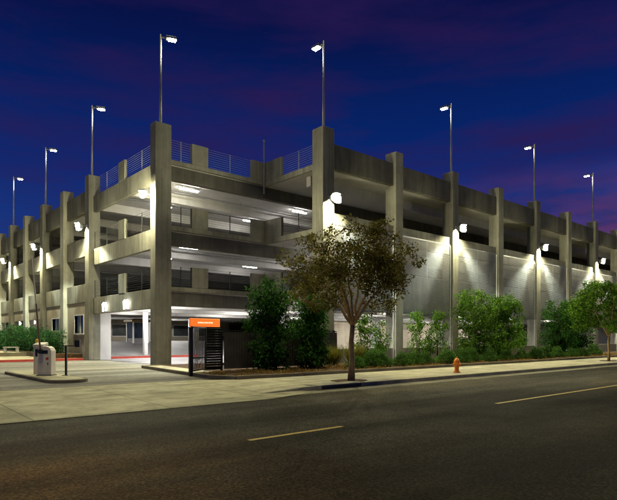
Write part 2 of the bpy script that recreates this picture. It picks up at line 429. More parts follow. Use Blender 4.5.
# garage ground floor + internal rise
g = MB(); g.prism([(14.6,28.5),(21.2,28.5),(21.2,23.1),(100,23.1),(100,100),(14.6,100)], -.05, .004); struct('garage_floor', g, INFLOOR)
g = MB(); g.face([(14.9,43.0,.008),(40,43.0,.008),(40,52.5,1.25),(14.9,52.5,1.25)]); g.face([(14.9,52.5,1.25),(40,52.5,1.25),(40,66,1.27),(14.9,66,1.27)])
g.face([(40,43,.008),(40,66,.008),(40,66,1.27),(40,52.5,1.25)]); struct('ramp', g, RAMPM)
# road lines
def dash(u0, u1, vv, wd=.11):
    g = MB(); g.face([(u0,vv-wd/2,-.125),(u1,vv-wd/2,-.125),(u1,vv+wd/2,-.125),(u0,vv+wd/2,-.125)]); struct('lane_line', g, YLINE)
dash(5.25, 7.45, 7.55); dash(13.1, 22.0, 7.5); dash(27.5,31,7.5)
# storm drain in the kerb
inl = thing('storm_drain', 'dark kerb inlet beside the foot of the olive street tree', 'drain', (13.1,13.4,0))
g = MB(); g.box(-.95,.95,-.135,-.125,-.11,-.03); g.build('opening', BLACKM, inl)
g = MB(); g.box(-1.15,1.15,-.14,.5,.014,.028); g.box(-1.15,-.95,-.15,-.09,-.12,.014); g.box(.95,1.15,-.15,-.09,-.12,.014); g.build('cover_slab', KERB, inl, bevel=.012)

# ------------------------------------------------------------------ parking garage
GO = (46, 55, 0)
gar = thing('parking_garage', 'three storey concrete parking garage with notched corner and open lit decks', 'parking garage', GO)
def gp(mb, name, mat, label=None, bevel=.02):
    o = mb.build(name, mat, gar, GO, bevel=bevel)
    if label: o['label'] = label
    return o
S2, S3, SR = 4.45, 7.95, 11.75
U1, V1 = 91.8, 91.65
for z in (S2, S3, SR):
    m = MB(); m.prism([(14.22,28.75),(21.35,28.75),(21.35,23.32),(U1,23.32),(U1,V1),(14.22,V1)], z-.22, z); gp(m, 'roof_deck' if z == SR else 'floor_deck', CONC2, bevel=0)
    m = MB(); m.box(14.3,21.38,28.60,28.748,z-.16,z+.10); gp(m, 'deck_edge', CONC, bevel=.01)
    m = MB(); m.box(21.20,21.348,23.5,28.56,z-.24,z+.10); gp(m, 'deck_edge', CONC, bevel=.01)
# columns
UC = [21.4 + 6.4*k for k in range(12)]
VC = [28.9, 39.9] + [45.65 + 5.75*k for k in range(9)]
TOP_R, TOP_L = 13.75, 13.3
for u in UC:
    m = MB(); m.box(u-(.45 if u < 22 else .37),u+(.45 if u < 22 else .37),22.75 if u < 22 else 22.8,23.7,0,TOP_R); gp(m, 'column', CONC, bevel=.035)
m = MB(); m.box(13.5,14.5,28.55,29.2,0,13.8); gp(m, 'column', CONC, bevel=.035)
for v in VC[1:]:
    m = MB(); m.box(13.62,14.45,v-.4,v+.4,0,TOP_L); gp(m, 'column', CONC, bevel=.035)
# white-lit return pier at the entrance
m = MB(); m.box(14.46,15.25,39.55,40.2,0,3.4); gp(m, 'entrance_pier', WHITE)
# interior columns
for u in (32.2, 45, 57.8, 70.6):
    for v in (40.4, 57.4, 74.6):
        m = MB()
        for z0, z1 in ((.0,S2-.22),(S2,S3-.22),(S3,SR-.22)): m.box(u-.35,u+.35,v-.35,v+.35,z0+.002,z1-.002)
        gp(m, 'inner_column', CONC2, bevel=0)
for u, v in ((19.2,55.5),(25.6,55.5),(30.5,55.5),(20.0,44.2)):
    m = MB(); m.box(u-.16,u+.16,v-.16,v+.16,0,S2-.225); gp(m, 'inner_column', WHITE, bevel=0)
# beams along u
BV = [28.9] + [28.9+5.5, 39.9] + VC[2:]
for z in (S2, S3, SR):
    for v in BV:
        m = MB()
        if v == 28.9: m.box(14.52,U1-1,28.752,29.16,z-1.0,z-.222)
        else: m.box(14.5,U1-1,v-.2,v+.2,z-.85,z-.222)
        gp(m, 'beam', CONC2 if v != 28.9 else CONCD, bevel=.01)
    m = MB(); m.box(21.9,U1,24.9,25.3,z-.85,z-.222); gp(m, 'beam', CONC2, bevel=.01)
for z in (S2, S3, SR):
    for v, q in ((30.6,.045),(33.1,.03),(36.8,.045)):
        m = MB(); m.tube([(14.9,v,z-.42),(60,v,z-.42)], q, 8)
        for k in range(12): m.box(15.5+3.4*k-.01,15.5+3.4*k+.01,v-.012,v+.012,z-.42,z-.222)
        gp(m, 'sprinkler_pipe', STEEL, bevel=0)
# entrance bay edge beams (left face, first bay)
for z in (S2, S3, SR):
    m = MB(); m.box(13.95,14.216,29.21,39.49,z-1.12,z+.03); gp(m, 'edge_beam', CONC, bevel=.015)
    m = MB(); m.box(13.93,14.12,33.9,34.9,z+.034,z+1.3); gp(m, 'railing_panel', CONC)
# left face spandrels
for i in range(1, len(VC)-1):
    a, b = VC[i]+.41, VC[i+1]-.41
    for z0, z1 in ((S2-.2,S2+1.15),(S3-.3,S3+1.08),(SR-.85,12.45)):
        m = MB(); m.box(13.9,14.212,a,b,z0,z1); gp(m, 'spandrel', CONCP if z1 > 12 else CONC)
# left ground-floor wall with windows
def left_wall(a, b, wins):
    m = MB(); z1 = S2-.21; xs = sorted(wins)
    cur = a
    for (w0, w1, q0, q1) in xs:
        m.box(13.95,14.25,cur,w0,0,z1); m.box(13.95,14.25,w0,w1,0,q0); m.box(13.95,14.25,w0,w1,q1,z1); cur = w1
    m.box(13.95,14.25,cur,b,0,z1); gp(m, 'wall', WALLT, bevel=0)
    for (w0, w1, q0, q1) in xs:
        f = MB(); t = .09
        f.box(13.90,14.1,w0-t,w1+t,q1,q1+t); f.box(13.86,14.1,w0-t-.05,w1+t+.05,q0-t,q0); f.box(13.90,14.1,w0-t,w0,q0,q1); f.box(13.90,14.1,w1,w1+t,q0,q1)
        f.box(13.98,14.06,(w0+w1)/2-.025,(w0+w1)/2+.025,q0,q1)
        fo = gp(f, 'window', WHITE, bevel=0)
        p = MB(); p.box(14.06,14.075,w0,w1,q0,q1); p.build('pane', GLASS, fo, GO)
left_wall(40.31, 45.24, [(41.5,43.5,1.95,3.3)])
left_wall(46.06, 50.99, [(47.3,49.2,2.2,3.2)])
for i in range(3, len(VC)-1):
    m = MB(); m.box(13.95,14.2,VC[i]+.41,VC[i+1]-.41,0,1.5); m.box(13.95,14.2,VC[i]+.41,VC[i+1]-.41,3.3,S2-.21); gp(m, 'low_wall', WALLT, bevel=0)
# right face: parapet, spandrels, low walls, mesh screens
for i in range(len(UC)-1):
    a, b = UC[i]+(.46 if i == 0 else .38), UC[i+1]-.38
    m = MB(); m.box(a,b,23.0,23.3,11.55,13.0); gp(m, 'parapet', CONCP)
    m = MB(); m.box(a,b,23.05,23.3,S3-.25,8.95); gp(m, 'spandrel', CONC)
    m = MB(); m.box(a,b,23.05,23.3,S2-.4,5.75); gp(m, 'spandrel', CONC)
    m = MB(); m.box(a,b,23.36,23.6,S2-1.15,S2-.42); gp(m, 'edge_beam', CONC, bevel=0)
    m = MB(); m.box(a,b,23.05,23.3,0,.95); gp(m, 'low_wall', CONC)
    # the screen: closely set horizontal wires on thin posts
    m = MB(); z = 3.32
    while z < 8.3:
        m.box(a+.05,b-.05,22.955,22.97,z,z+.022); z += .075
    if i < 9:
        sc = gp(m, 'mesh_screen', SCREENM, bevel=0)
        p = MB()
        for uu in (a+.09, b-.09, (a+b)/2): p.box(uu-.022,uu+.022,22.972,23.02,3.2,8.4)
        p.box(a+.05,b-.05,22.972,23.0,8.33,8.41); p.box(a+.05,b-.05,22.972,23.0,3.22,3.3)
        p.build('screen_frame', GALV, sc, GO)
    pp = MB(); pp.tube([(b-.14,22.9,.1),(b-.14,22.9,8.3)], .035, 8); 
    if i < 8: gp(pp, 'downpipe', GALV, bevel=0)
# notch railing panels and cables
for z in (S2, S3, SR):
    zt = z + 1.32
    m = MB(); m.box(15.85,16.95,28.62,28.86,z+.104,zt); gp(m, 'railing_panel', CONC)
    m = MB(); m.box(20.15,21.19,28.62,28.86,z+.104,zt); gp(m, 'railing_panel', CONC)
    m = MB(); m.box(21.2,21.42,26.95,28.86,z+.104,zt); gp(m, 'railing_panel', CONC)
    for (p0, p1) in (((14.5,28.72),(15.85,28.72)), ((16.95,28.72),(20.15,28.72)), ((21.3,23.7),(21.3,26.95)), ((14.06,29.2),(14.06,33.9)), ((14.06,34.9),(14.06,39.5))):
        m = MB()
        for k in range(9):
            zz = z + .2 + k*.132
            m.tube([(*p0,zz),(*p1,zz)], .0075, 5)
        mx, my = (p0[0]+p1[0])/2, (p0[1]+p1[1])/2
        for (qx,qy) in (p0, (mx,my), p1):
            m.box(qx-.02,qx+.02,qy-.02,qy+.02,z+.05,zt-.03)
        gp(m, 'cable_railing', GALV if z == SR else DARKM, bevel=0)
# slender mast standing at the inner corner of the roof
mast = thing('roof_mast', 'slim bare mast rising from the inner corner of the roof', 'mast', (21.05,28.55,SR+.1))
m = MB(); m.tube([(0,0,-.85),(0,0,2.55)], .045, 10); m.build('pole', STEEL, mast)
m = MB(); m.lathe([(.02,2.55),(.075,2.56),(.075,2.64),(.03,2.68)], seg=10); m.build('cap', STEEL, mast)
# interior ground-floor partition, booth
m = MB(); m.box(15,39.9,62.0,62.3,1.2,S2-.23); m.box(15,39.9,61.96,62.0,3.3,3.42)
pw = gp(m, 'inner_wall', WALLT, bevel=0)
for a in (20.5, 24.0, 28.2, 31.7, 35.2):
    f = MB(); f.box(a-.1,a+2.5,61.9,61.96,1.75,1.85); f.box(a-.1,a+2.5,61.9,61.96,3.15,3.25); f.box(a-.1,a,61.9,61.96,1.85,3.15); f.box(a+2.4,a+2.5,61.9,61.96,1.85,3.15)
    wn = f.build('window', WHITE, pw, GO)
    f = MB(); f.box(a,a+2.4,61.95,61.975,1.85,3.15); f.build('window_pane', GLASSG, pw, GO)
m = MB(); m.box(14.6,U1,V1-.3,V1,0,SR); m.box(U1-.3,U1,23.35,V1-.3,0,SR); gp(m, 'far_wall', CONC2, bevel=0)

m = MB(); m.box(40.4,U1-.4,46.5,46.8,.004,S2-.23); gp(m, 'inner_wall', WALLT, bevel=0)
bth = thing('pay_booth', 'pale glazed pay booth under a brown roof inside the entrance', 'booth', (22.4,51.3,1.1))
m = MB()
for (x,y) in ((-.75,-.75),(.75,-.75),(.75,.75),(-.75,.75)): m.box(x-.06,x+.06,y-.06,y+.06,0,2.05)
m.build('corner_posts', WHITE, bth)
m = MB(); m.box(-.74,.74,-.74,.74,-.3,.45); m.build('base_panel', RAMPM, bth)
for q in ((-.68,.68,-.72,-.70),(-.72,-.70,-.68,.68),(.70,.72,-.68,.68)):
    m = MB(); m.box(*q,.46,1.98); m.build('window_pane', GLASS, bth)
m = MB(); m.lathe([(1.35,2.06),(1.4,2.1),(1.4,2.24),(.5,2.42)], seg=4, M=Matrix.Rotation(R(45),3,'Z')); m.build('roof', ROOFB, bth)

# ------------------------------------------------------------------ wall lamps
def make_wall_lamp(ori, label, loc, group, shield, flood=None):
    """ori 0: faces -v (street), 1: faces -u (left face). Built facing -y, hung off a column."""
    t = thing('wall_lamp', label, 'wall lamp', loc, 0 if ori == 0 else -PI/2, group)
    m = MB(); m.box(-.11,.11,-.03,0,-.16,.16); m.build('wall_plate', STEEL, t, bevel=.01)
    m = MB(); m.tube([(0,-.03,.02),(0,-.42,.05)], .03, 8); m.build('arm', STEEL, t)
    m = MB(); m.lathe([(.04,.27),(.12,.25),(.2,.2),(.25,.15),(.24,.14),(.1,.18)], (0,-.62,0), 20); m.build('hood', STEEL, t, smooth=True)
    q = .165 if shield else .19
    m = MB(); m.lathe([(q*math.sin(PI*(k+.15)/9.3), -q*math.cos(PI*(k+.15)/9.3)) for k in range(10)], (0,-.62,-.03), 20); m.build('lamp', LAMPF if shield else LAMP, t, smooth=True)
    if flood is not None:            # added fill spot without a head of its own, brightens the notch faces
        ld = bpy.data.lights.new('corner_notch_fill', 'SPOT'); ld.energy = flood[2]; ld.color = LAMPC; ld.spot_size = R(64); ld.spot_blend = 1.0; ld.shadow_soft_size = .08
        lo = bpy.data.objects.new('flood', ld); COL.objects.link(lo); lo.parent = t
        lo.location = flood[0]; lo.rotation_euler = (-V(flood[1])).to_track_quat('Z', 'Y').to_euler()
    if shield:                       # sheet-metal back shield, cut so that the light falls down the wall in a wedge
        m = MB(); n = 24; rr_ = .37
        for k in range(n):
            ps = []
            for j in (k, k+1):
                f = R(-90) + R(180)*j/n
                ps.append((rr_*math.sin(f), -.62 + rr_*math.cos(f), -(.10*math.cos(f) + .30*abs(math.sin(f)))*.92))
            a, b = ps
            m.face([a, b, (b[0],b[1],.02), (a[0],a[1],.02)])
            m.face([(a[0],a[1],.02), (b[0],b[1],.02), (b[0]*.55,-.62+(b[1]+.62)*.55,.18), (a[0]*.55,-.62+(a[1]+.62)*.55,.18)])
        m.build('back_shield', STEEL, t)
        for sgn in (-1, 1):          # the two side beams of the lamp's optic
            ld = bpy.data.lights.new('wall_lamp_beam', 'SPOT'); ld.energy = 7000; ld.color = LAMPC_B; ld.spot_size = R(33); ld.spot_blend = 1.0; ld.shadow_soft_size = .05
            lo = bpy.data.objects.new('beam', ld); COL.objects.link(lo); lo.parent = t
            lo.location = (.2*sgn, -.56, -.3)
            lo.rotation_euler = (-V((2.9*sgn, .66, -3.1))).to_track_quat('Z', 'Y').to_euler()
    return t
ZL = 9.62
wl = [(0,(21.4,22.75,ZL),'bright wall lamp on the street face of the notch corner column behind the olive tree'),
      (0,(34.2,22.8,ZL),'wall lamp on the street column beyond the olive tree, above the leafy bed'),
      (0,(47.0,22.8,ZL),'wall lamp above the street face between the two tall green shrubs and the right-hand tree'),
      (0,(59.8,22.8,ZL),'wall lamp on the street face directly above the right-hand street tree'),
      (0,(72.6,22.8,ZL),'farthest wall lamp down the street face'),
      (1,(13.5,28.8,ZL),'largest wall lamp, on the outer column over the drive entrance'),
      (1,(13.62,39.9,ZL),'wall lamp above the white pier at the far side of the entrance'),
      (1,(13.62,51.4,ZL),'wall lamp of the left face, over the raised barrier arm'),
      (1,(13.62,62.9,ZL),'wall lamp of the left face, two columns past the barrier arm'),
      (1,(13.62,74.4,ZL),'farthest wall lamp along the left face')]
for i, (ori, loc, lab) in enumerate(wl): make_wall_lamp(ori, lab, loc, 'wall lamps on the garage columns', i != 5, {0:((-.3,-.66,-.2),(-5.0,6.6,2.4),5200), 5:((-.15,-.8,-.2),(5.6,8.0,2.0),5200)}.get(i))

# rooftop pole lamps
def make_pole(label, loc, rz):
    t = thing('rooftop_lamp', label, 'lamp post', loc, rz, 'lamp posts on the garage roof columns')
    m = MB(); m.box(-.16,.16,-.16,.16,0,.04); m.build('base_plate', STEEL, t)
    m = MB(); m.tube([(0,0,.04),(0,0,5.15)], [.075,.055], 10); m.build('pole', STEEL, t, smooth=True)
    m = MB(); m.box(.05,.3,-.03,.03,4.98,5.06); m.build('arm', STEEL, t)
    h = MB(); h.prism([(.28,-.17),(.86,-.2),(.9,-.12),(.9,.12),(.86,.2),(.28,.17)], 4.96, 5.1); ho = h.build('lamp_head', STEEL, t, bevel=.015)
    e = MB(); e.box(.42,.84,-.14,.14,4.925,4.957); e.build('lens', HEADL, ho)
    return t
for u, lab in ((21.4,'lamp post on the roof at the notch corner column, head turned to the left'),(34.2,'lamp post on the roof over the second street-face wall lamp'),(47.0,'lamp post on the roof above the shrub bed, against the blue sky'),(59.8,'lamp post on the roof in front of the pink cloud'),(72.6,'farthest lamp post on the roof of the street wing')):
    make_pole(lab, (u,23.2,TOP_R), PI/2)
for v, zt, lab in ((28.9,13.8,'tallest looking lamp post, on the outer roof corner over the entrance'),(39.9,TOP_L,'lamp post on the roof column beyond the entrance bay'),(51.4,TOP_L,'third lamp post along the left roof edge, over the barrier arm'),(62.9,TOP_L,'small far lamp post on the left roof edge near the picture edge'),(74.4,TOP_L,'farthest lamp post on the left roof edge')):
    make_pole(lab, (14.0,v,zt), R(-20))

# ceiling lights
proto = None
def ceil_light(x, y, z, glow, label, group, along=0):
    t = thing('ceiling_light', label, 'ceiling light', (x,y,z), along, group)
    m = MB(); m.box(-.72,.72,-.09,.09,-.06,0); m.box(-.5,-.47,-.01,.01,0,.12); m.box(.47,.5,-.01,.01,0,.12); m.build('housing', STEEL, t)
    m = MB(); m.box(-.66,.66,-.07,.07,-.13,-.062); m.build('diffuser', glow, t)
lv = {S2:(TUBEG,'tube light under the bright ground floor ceiling','ground floor ceiling lights'),
      S3:(TUBEU,'tube light under the middle deck ceiling','middle deck ceiling lights'),
      SR:(TUBEU,'tube light under the roof deck ceiling','top deck ceiling lights')}
for z, (gl, lab, grp) in lv.items():
    pts = [(17.5,32.0),(18.2,37.2),(19.5,43.0),(19,54.6),(18.5,66),(27,31.5),(26,37.2),(28,43),(28,54.6),(37,31.5),(38,43),(25.2,26.6)]
    if z != S2: pts = [(17.5,32.0),(18.2,37.2),(27,31.5),(26,37.2),(37,31.5),(25.2,27.0)] if z == S3 else [(17.5,32.0),(18.2,37.2),(27,32),(26,37.2)]
    else: pts += [(34+9.2*k,28.2) for k in range(5)] + [(40+10*k,36.5) for k in range(4)] + [(52,42),(62,42),(72,42),(46,41)]
    for x, y in pts: ceil_light(x, y, z-.34, gl, lab, grp, 0)

for k in range(6): ceil_light(30+9.5*k, 29.32, SR-.3, TUBED, 'added fill tube hidden behind the top deck beam of the street wing', 'added fill tubes behind the street wing beam')  # tubes added out of sight to brighten the top deck openings
# entrance twin floods on the lintel
for v, lab in ((33.3,'twin flood light on the entrance lintel, the one nearer the outer column'),(36.9,'twin flood light on the entrance lintel, the one nearer the white pier')):
    t = thing('twin_flood_light', lab, 'flood light', (13.95,v,3.66), 0, 'flood lights over the entrance')
    m = MB(); m.box(-.16,0,-.12,.12,-.26,.06); m.build('junction_box', BLACKM, t, bevel=.01)
    for s in (-1, 1):
        M = Matrix.Rotation(R(-5*s),3,'X')
        m = MB(); m.obox((-.16,.27*s,-.04), (.1,.17,.40), M); m.obox((-.18,.2*s,.23), (.1,.27,.17), Matrix.Rotation(R(-28 if s > 0 else -18),3,'X')); hd = m.build('lamp_head', FLOOD, t)
        m = MB(); m.tube([(-.08,.1*s,-.1),(-.08,.2*s,-.12)], .03, 6); m.build('yoke', BLACKM, hd)

# small round lamps seen in the left ground floor
for v in (54.3, 60.0, 65.8):
    t = thing('globe_lamp', 'small round lamp glowing in the open ground bays of the left face', 'lamp', (15.2,v,3.2), 0, 'round lamps behind the hedge row')
    m = MB(); m.lathe([(.02,-.2),(.15,-.13),(.2,0),(.15,.13),(.02,.2)], seg=12); m.build('globe', ROUNDL, t, smooth=True)
    m = MB(); m.tube([(0,0,.19),(0,0,.98)], .02, 6); m.build('stem', STEEL, t)

# orange lit sign on two posts
t = thing('orange_sign', 'long lit orange sign on two pale posts behind the dark gate', 'sign', (14.35,24.6,.1))
m = MB(); m.box(-.88,.88,-.06,.06,2.06,2.5); bd = m.build('panel', SIGNO, t, bevel=.02)
m = MB(); rr = random.Random(4); x = -.42
while x < .42:
    wd = rr.choice((.05,.065,.04)); h = rr.choice((.08,.09,.09)); m.box(x,x+wd*.55,-.066,-.061,2.24,2.24+h); m.box(x,x+wd,-.066,-.0612,2.24+h*.38,2.24+h*.66); x += wd+.035
m.build('lettering', SIGNW, bd)
for s in (-1, 1):
    m = MB(); m.box(.72*s-.05,.72*s+.05,-.04,.04,0,2.06); m.build('post', WHITE, t)

# ------------------------------------------------------------------ fence and gate by the drive
t = thing('board_fence', 'dark board fence running behind the tall shrubs to the notch corner', 'fence', (13.5,21.5,.1))
rr = random.Random(8)
m = MB(); x = .06
while x < 7.2:
    m.box(x,x+.145,-.012+rr.uniform(-.006,.006),.012,.06,1.80+rr.uniform(-.012,.012)); x += .155
m.build('boards', FENCEW, t)
m = MB(); m.box(0,7.3,.014,.07,.25,.34); m.box(0,7.3,.014,.07,1.5,1.59); m.box(0,7.3,-.03,.03,1.83,1.88); m.build('rails', DARKM, t)
for k in range(4):
    m = MB(); m.box(2.4*k-.045,2.4*k+.045,.072,.16,0,1.93); m.build('post', DARKM, t, bevel=.008)

t = thing('louvred_gate_panel', 'dark fixed panel with wide horizontal louvres under the orange sign', 'gate panel', (12.55,21.5,.1))
m = MB(); m.box(0,.06,-.03,.03,.05,2.0); m.box(.86,.92,-.03,.03,.05,2.0); m.box(.06,.86,-.03,.03,1.94,2.0); m.box(.06,.86,-.03,.03,.05,.11); m.box(.06,.86,-.03,.03,1.02,1.08); m.build('frame', BLACKM, t)
m = MB(); z = .16
while z < 1.9:
    m.obox((.46,0,z), (.8,.012,.13), Matrix.Rotation(R(38),3,'X')); z += .115
m.build('louvres', DARKM, t)
t = thing('swing_gate', 'dark barred gate leaf standing open beside the drive', 'gate', (12.58,21.45,.1), R(-141))
m = MB(); m.box(0,.06,-.03,.03,.05,2.0); m.box(1.62,1.68,-.03,.03,-.02,2.0); m.box(.06,1.62,-.025,.025,1.93,1.99); m.box(.06,1.62,-.025,.025,.08,.14); m.box(.06,1.62,-.025,.025,.62,.67); m.build('frame', BLACKM, t)
m = MB()
for k in range(13): m.box(.14+k*.115,.165+k*.115,-.012,.012,.14,1.93)
m.build('bars', BLACKM, t)
m = MB(); m.box(.75,1.1,-.03,-.026,1.0,1.75); m.build('notice_plate', WHITE, t)
t = thing('gate_post', 'thick dark post at the drive edge where the gate leaf ends', 'post', (11.17,20.28,-.004))
m = MB(); m.box(-.07,.07,-.07,.07,0,2.02); m.build('shaft', BLACKM, t, bevel=.01)
m = MB(); m.box(-.085,.085,-.085,.085,2.02,2.06); m.build('cap', BLACKM, t)

# ------------------------------------------------------------------ island with ticket gear
def rounded(cx, cy, hw, y0, y1, n=8):
    p = []
    for k in range(n+1):
        a = PI + PI*k/n; p.append((cx+hw*math.cos(a), y0+hw+hw*math.sin(a)))
    for k in range(n+1):
        a = PI*k/n; p.append((cx+hw*math.cos(a), y1-hw+hw*math.sin(a)))
    return p
g = MB(); g.prism(rounded(6.35,0,.72,20.0,27.6), -.05, .11); struct('traffic_island_kerb', g, DKERB, .02)
g = MB(); g.prism(rounded(6.35,0,.60,20.12,27.48), .1, .118); struct('traffic_island_paving', g, SIDEW)

t = thing('barrier_machine', 'beige barrier cabinet on the island holding a raised arm', 'parking barrier', (6.3,23.0,.118), R(-41))
m = MB(); pr = [(-.27,0),(.27,0),(.27,.98),(.2,1.1),(.1,1.15),(-.1,1.15),(-.2,1.1),(-.27,.98)]
n = len(pr); m.v = [(x,-.2,z) for x,z in pr] + [(x,.2,z) for x,z in pr]
m.f = [tuple(range(n))] + [tuple(range(2*n-1,n-1,-1))] + [(i,i+n,(i+1)%n+n,(i+1)%n) for i in range(n)]; m.m = [0]*len(m.f)
cb = m.build('cabinet', CABM, t, bevel=.015)
m = MB(); m.box(-.2,.2,-.206,-.201,.12,.82); d_ = m.build('door', CABM, cb, bevel=.003)
m = MB(); m.box(.13,.16,-.222,-.207,.42,.52); m.build('handle', BLACKM, d_)
m = MB(); m.box(-.12,.14,-.209,-.202,.86,1.0); m.build('display', GLASS, cb)
m = MB(); m.box(.06,.17,-.211,-.2065,.62,.72); m.build('sticker', REDK, cb)
m = MB(); m.box(-.3,.3,-.23,.23,0,.035); m.build('plinth', DARKM, cb)
m = MB(); m.mi = 0
dirv2 = V((-.09,0,1)).normalized()
p0 = V((-.12,-.26,.95))
for k in range(8):
    m.mi = int(k > 3); a = p0 + dirv2*(k*.47); b = p0 + dirv2*((k+1)*.47)
    m.tube([a, b], .036-.002*k, 8)
m.build('arm', [BROWNP, CABM], t)
m = MB(); m.tube([(-.12,-.2,.95),(-.12,-.32,.95)], .09, 12); m.build('hub', DARKM, t)

t = thing('ticket_machine', 'second beige cabinet just behind the barrier cabinet', 'ticket machine', (6.42,24.25,.118), R(-41))
m = MB(); m.box(-.22,.22,-.2,.2,0,1.15); m.obox((0,-.03,1.2),(.44,.44,.12),Matrix.Rotation(R(12),3,'X')); m.build('cabinet', CABM, t, bevel=.02)
m = MB(); m.box(-.14,.14,-.207,-.201,.72,1.02); m.build('screen', GLASS, t)
t = thing('bollard', 'thin brown bollard with yellow sleeve beside the ticket cabinets', 'bollard', (6.42,24.85,.118))
m = MB(); m.tube([(0,0,0),(0,0,.95)], .05, 10); m.build('pipe', BROWNP, t, smooth=True)
m = MB(); m.lathe([(.07,.9),(.075,.92),(.075,1.38),(.05,1.43),(.01,1.45)], seg=12); m.build('sleeve', YEL, t, smooth=True)

t = thing('card_reader', 'black card reader post with a flat arm at the island nose', 'card reader', (6.85,22.4,.118), R(-41))
m = MB(); m.box(-.035,.035,-.035,.035,.02,1.15); m.build('post', BLACKM, t)
m = MB(); m.box(-.12,.12,-.12,.12,0,.02); m.build('base_plate', BLACKM, t)
m = MB(); m.box(-.14,.42,-.045,.045,1.152,1.19); m.build('arm', BLACKM, t)
m = MB(); m.box(.36,.56,-.09,.09,1.12,1.4); m.build('reader', BLACKM, t, bevel=.02)

# benches beyond the walkway
for x, lab in ((9.1,'small pale bench on the upper walkway, left of the yellow bollard'),(11.0,'small pale bench on the upper walkway by the hedge end')):
    t = thing('bench', lab, 'bench', (x,50.2,.40), R(-41), 'benches on the upper walkway')
    m = MB(); m.box(-.6,.6,-.2,.2,.38,.46); m.build('seat', CONC2, t, bevel=.01)
    for s in (-1, 1):
        m = MB(); m.box(.5*s-.06,.5*s+.06,-.16,.16,0,.38); m.build('leg', CONC2, t, bevel=.01)

# ------------------------------------------------------------------ hydrant
t = thing('fire_hydrant', 'orange fire hydrant standing on the sidewalk', 'fire hydrant', (21.6,14.35,.003), R(-41))
m = MB(); m.lathe([(.15,0),(.155,.035),(.155,.06),(.105,.065),(.1,.12),(.1,.44),(.125,.45),(.13,.49),(.125,.5)], seg=18); m.build('barrel', ORANGE, t, smooth=False)
m = MB(); m.lathe([(.13,.502),(.125,.55),(.1,.61),(.06,.655),(.03,.67)], seg=18); m.lathe([(.028,.67),(.028,.72),(.015,.725)], seg=5); m.build('bonnet', ORANGE, t, smooth=True)
for a, r_, ln in ((0,.05,.17),(PI,.05,.17),(-PI/2,.068,.18)):
    M = Matrix.Rotation(a,3,'Z') @ Matrix.Rotation(R(90),3,'Y')
    m = MB(); m.lathe([(r_*.85,.07),(r_*.85,ln-.05),(r_*1.25,ln-.05),(r_*1.25,ln-.01),(r_*.6,ln),(r_*.3,ln+.025)], (0,0,.38), 12, M); m.build('outlet', ORANGE, t)

# ------------------------------------------------------------------ vegetation
def rv(r):
    while True:
        p = V((r.uniform(-1,1), r.uniform(-1,1), r.uniform(-1,1)))
        if .05 < p.length < 1: return p.normalized()
def leaf_cluster(mb, r, c, rad, n, Ls, Ws, droop=.2, flat=1.0):
    for _ in range(n):
        o = rv(r)*rad*(r.random()**.45); o.z *= flat
        dd = rv(r) + o.normalized()*.7 + V((0,0,-droop))
        mb.leaf(c+o, dd, rv(r), Ls*r.uniform(.6,1.25), Ws*r.uniform(.6,1.25))

def tree_mesh(seed, trunk_h, trunk_r, cc, cr, n_limbs, n_clumps, tips_per, leaves_per, ls, lw, crad, lean=(0,0), shell=.55):
    r = random.Random(seed); wood = MB(); fol = MB()
    tp = [V((0,0,-.05)), V((lean[0]*.3+.02,lean[1]*.3,trunk_h*.35)), V((lean[0]*.6-.02,lean[1]*.6+.02,trunk_h*.7)), V((lean[0],lean[1],trunk_h))]
    wood.tube(tp, [trunk_r*1.45, trunk_r, trunk_r*.88, trunk_r*.85], 10)
    top = tp[-1]; cc = V(cc)
    nodes = []
    for i in range(n_limbs):
        a = 2*PI*i/n_limbs + r.uniform(-.3,.3); k = r.uniform(.45,.85)
        if i == n_limbs-1: k = .15
        tgt = cc + V((math.cos(a)*cr[0]*k, math.sin(a)*cr[1]*k, cr[2]*r.uniform(.05,.55)))
        pts = []; m1 = top.lerp(tgt, .35) + V((math.cos(a),math.sin(a),0))*.12 + V((0,0,.18*(tgt-top).length))*.2
        for j in range(7):
            s = j/6; p = top*(1-s)**2 + m1*2*s*(1-s) + tgt*s*s
            if 0 < j: p = p + rv(r)*.06
            pts.append(p)
        rad = [trunk_r*.62*(1-.8*j/6) for j in range(7)]
        wood.tube(pts, rad, 6)
        nodes += [(p, rad[j]) for j, p in enumerate(pts) if j >= 2]
    for c in range(n_clumps):
        for _ in range(40):
            o = V((r.uniform(-1,1), r.uniform(-1,1), r.uniform(-1,1)))
            if shell < o.length < 1 and o.z > -.62: break
        ctr = cc + V((o.x*cr[0], o.y*cr[1], o.z*cr[2]))
        # branch from the nearest inner node
        best = min(nodes, key=lambda q: (q[0]-ctr).length + max(0, q[0].z-ctr.z)*1.5)
        mid = best[0].lerp(ctr, .5) + rv(r)*.12 - V((0,0,.08))
        wood.tube([best[0], mid, ctr], [max(.012,best[1]*.55), .014, .008], 5)
        nn = (ctr, .012)
        for k in range(tips_per):
            tip = ctr + rv(r)*crad*r.uniform(.5,1.5)*V((1,1,1)).length/1.73
            tip.z = ctr.z + (tip.z-ctr.z)*.7
            wood.tube([mid.lerp(ctr, r.uniform(.4,1)), tip], [.008,.004], 4)
            leaf_cluster(fol, r, tip, crad*.62, leaves_per, ls, lw, .25, .75)
        nodes.append(nn)
    return wood, fol

def add_plant(name, label, cat, loc, wood, fol, wm, fm, group=None, rz=0, scale=(1,1,1), partnames=('trunk','crown')):
    t = thing(name, label, cat, loc, rz, group); t.scale = scale
    if wood is not None: wood.build(partnames[0], wm, t, smooth=True)
    fol.build(partnames[1], fm, t)
    return t

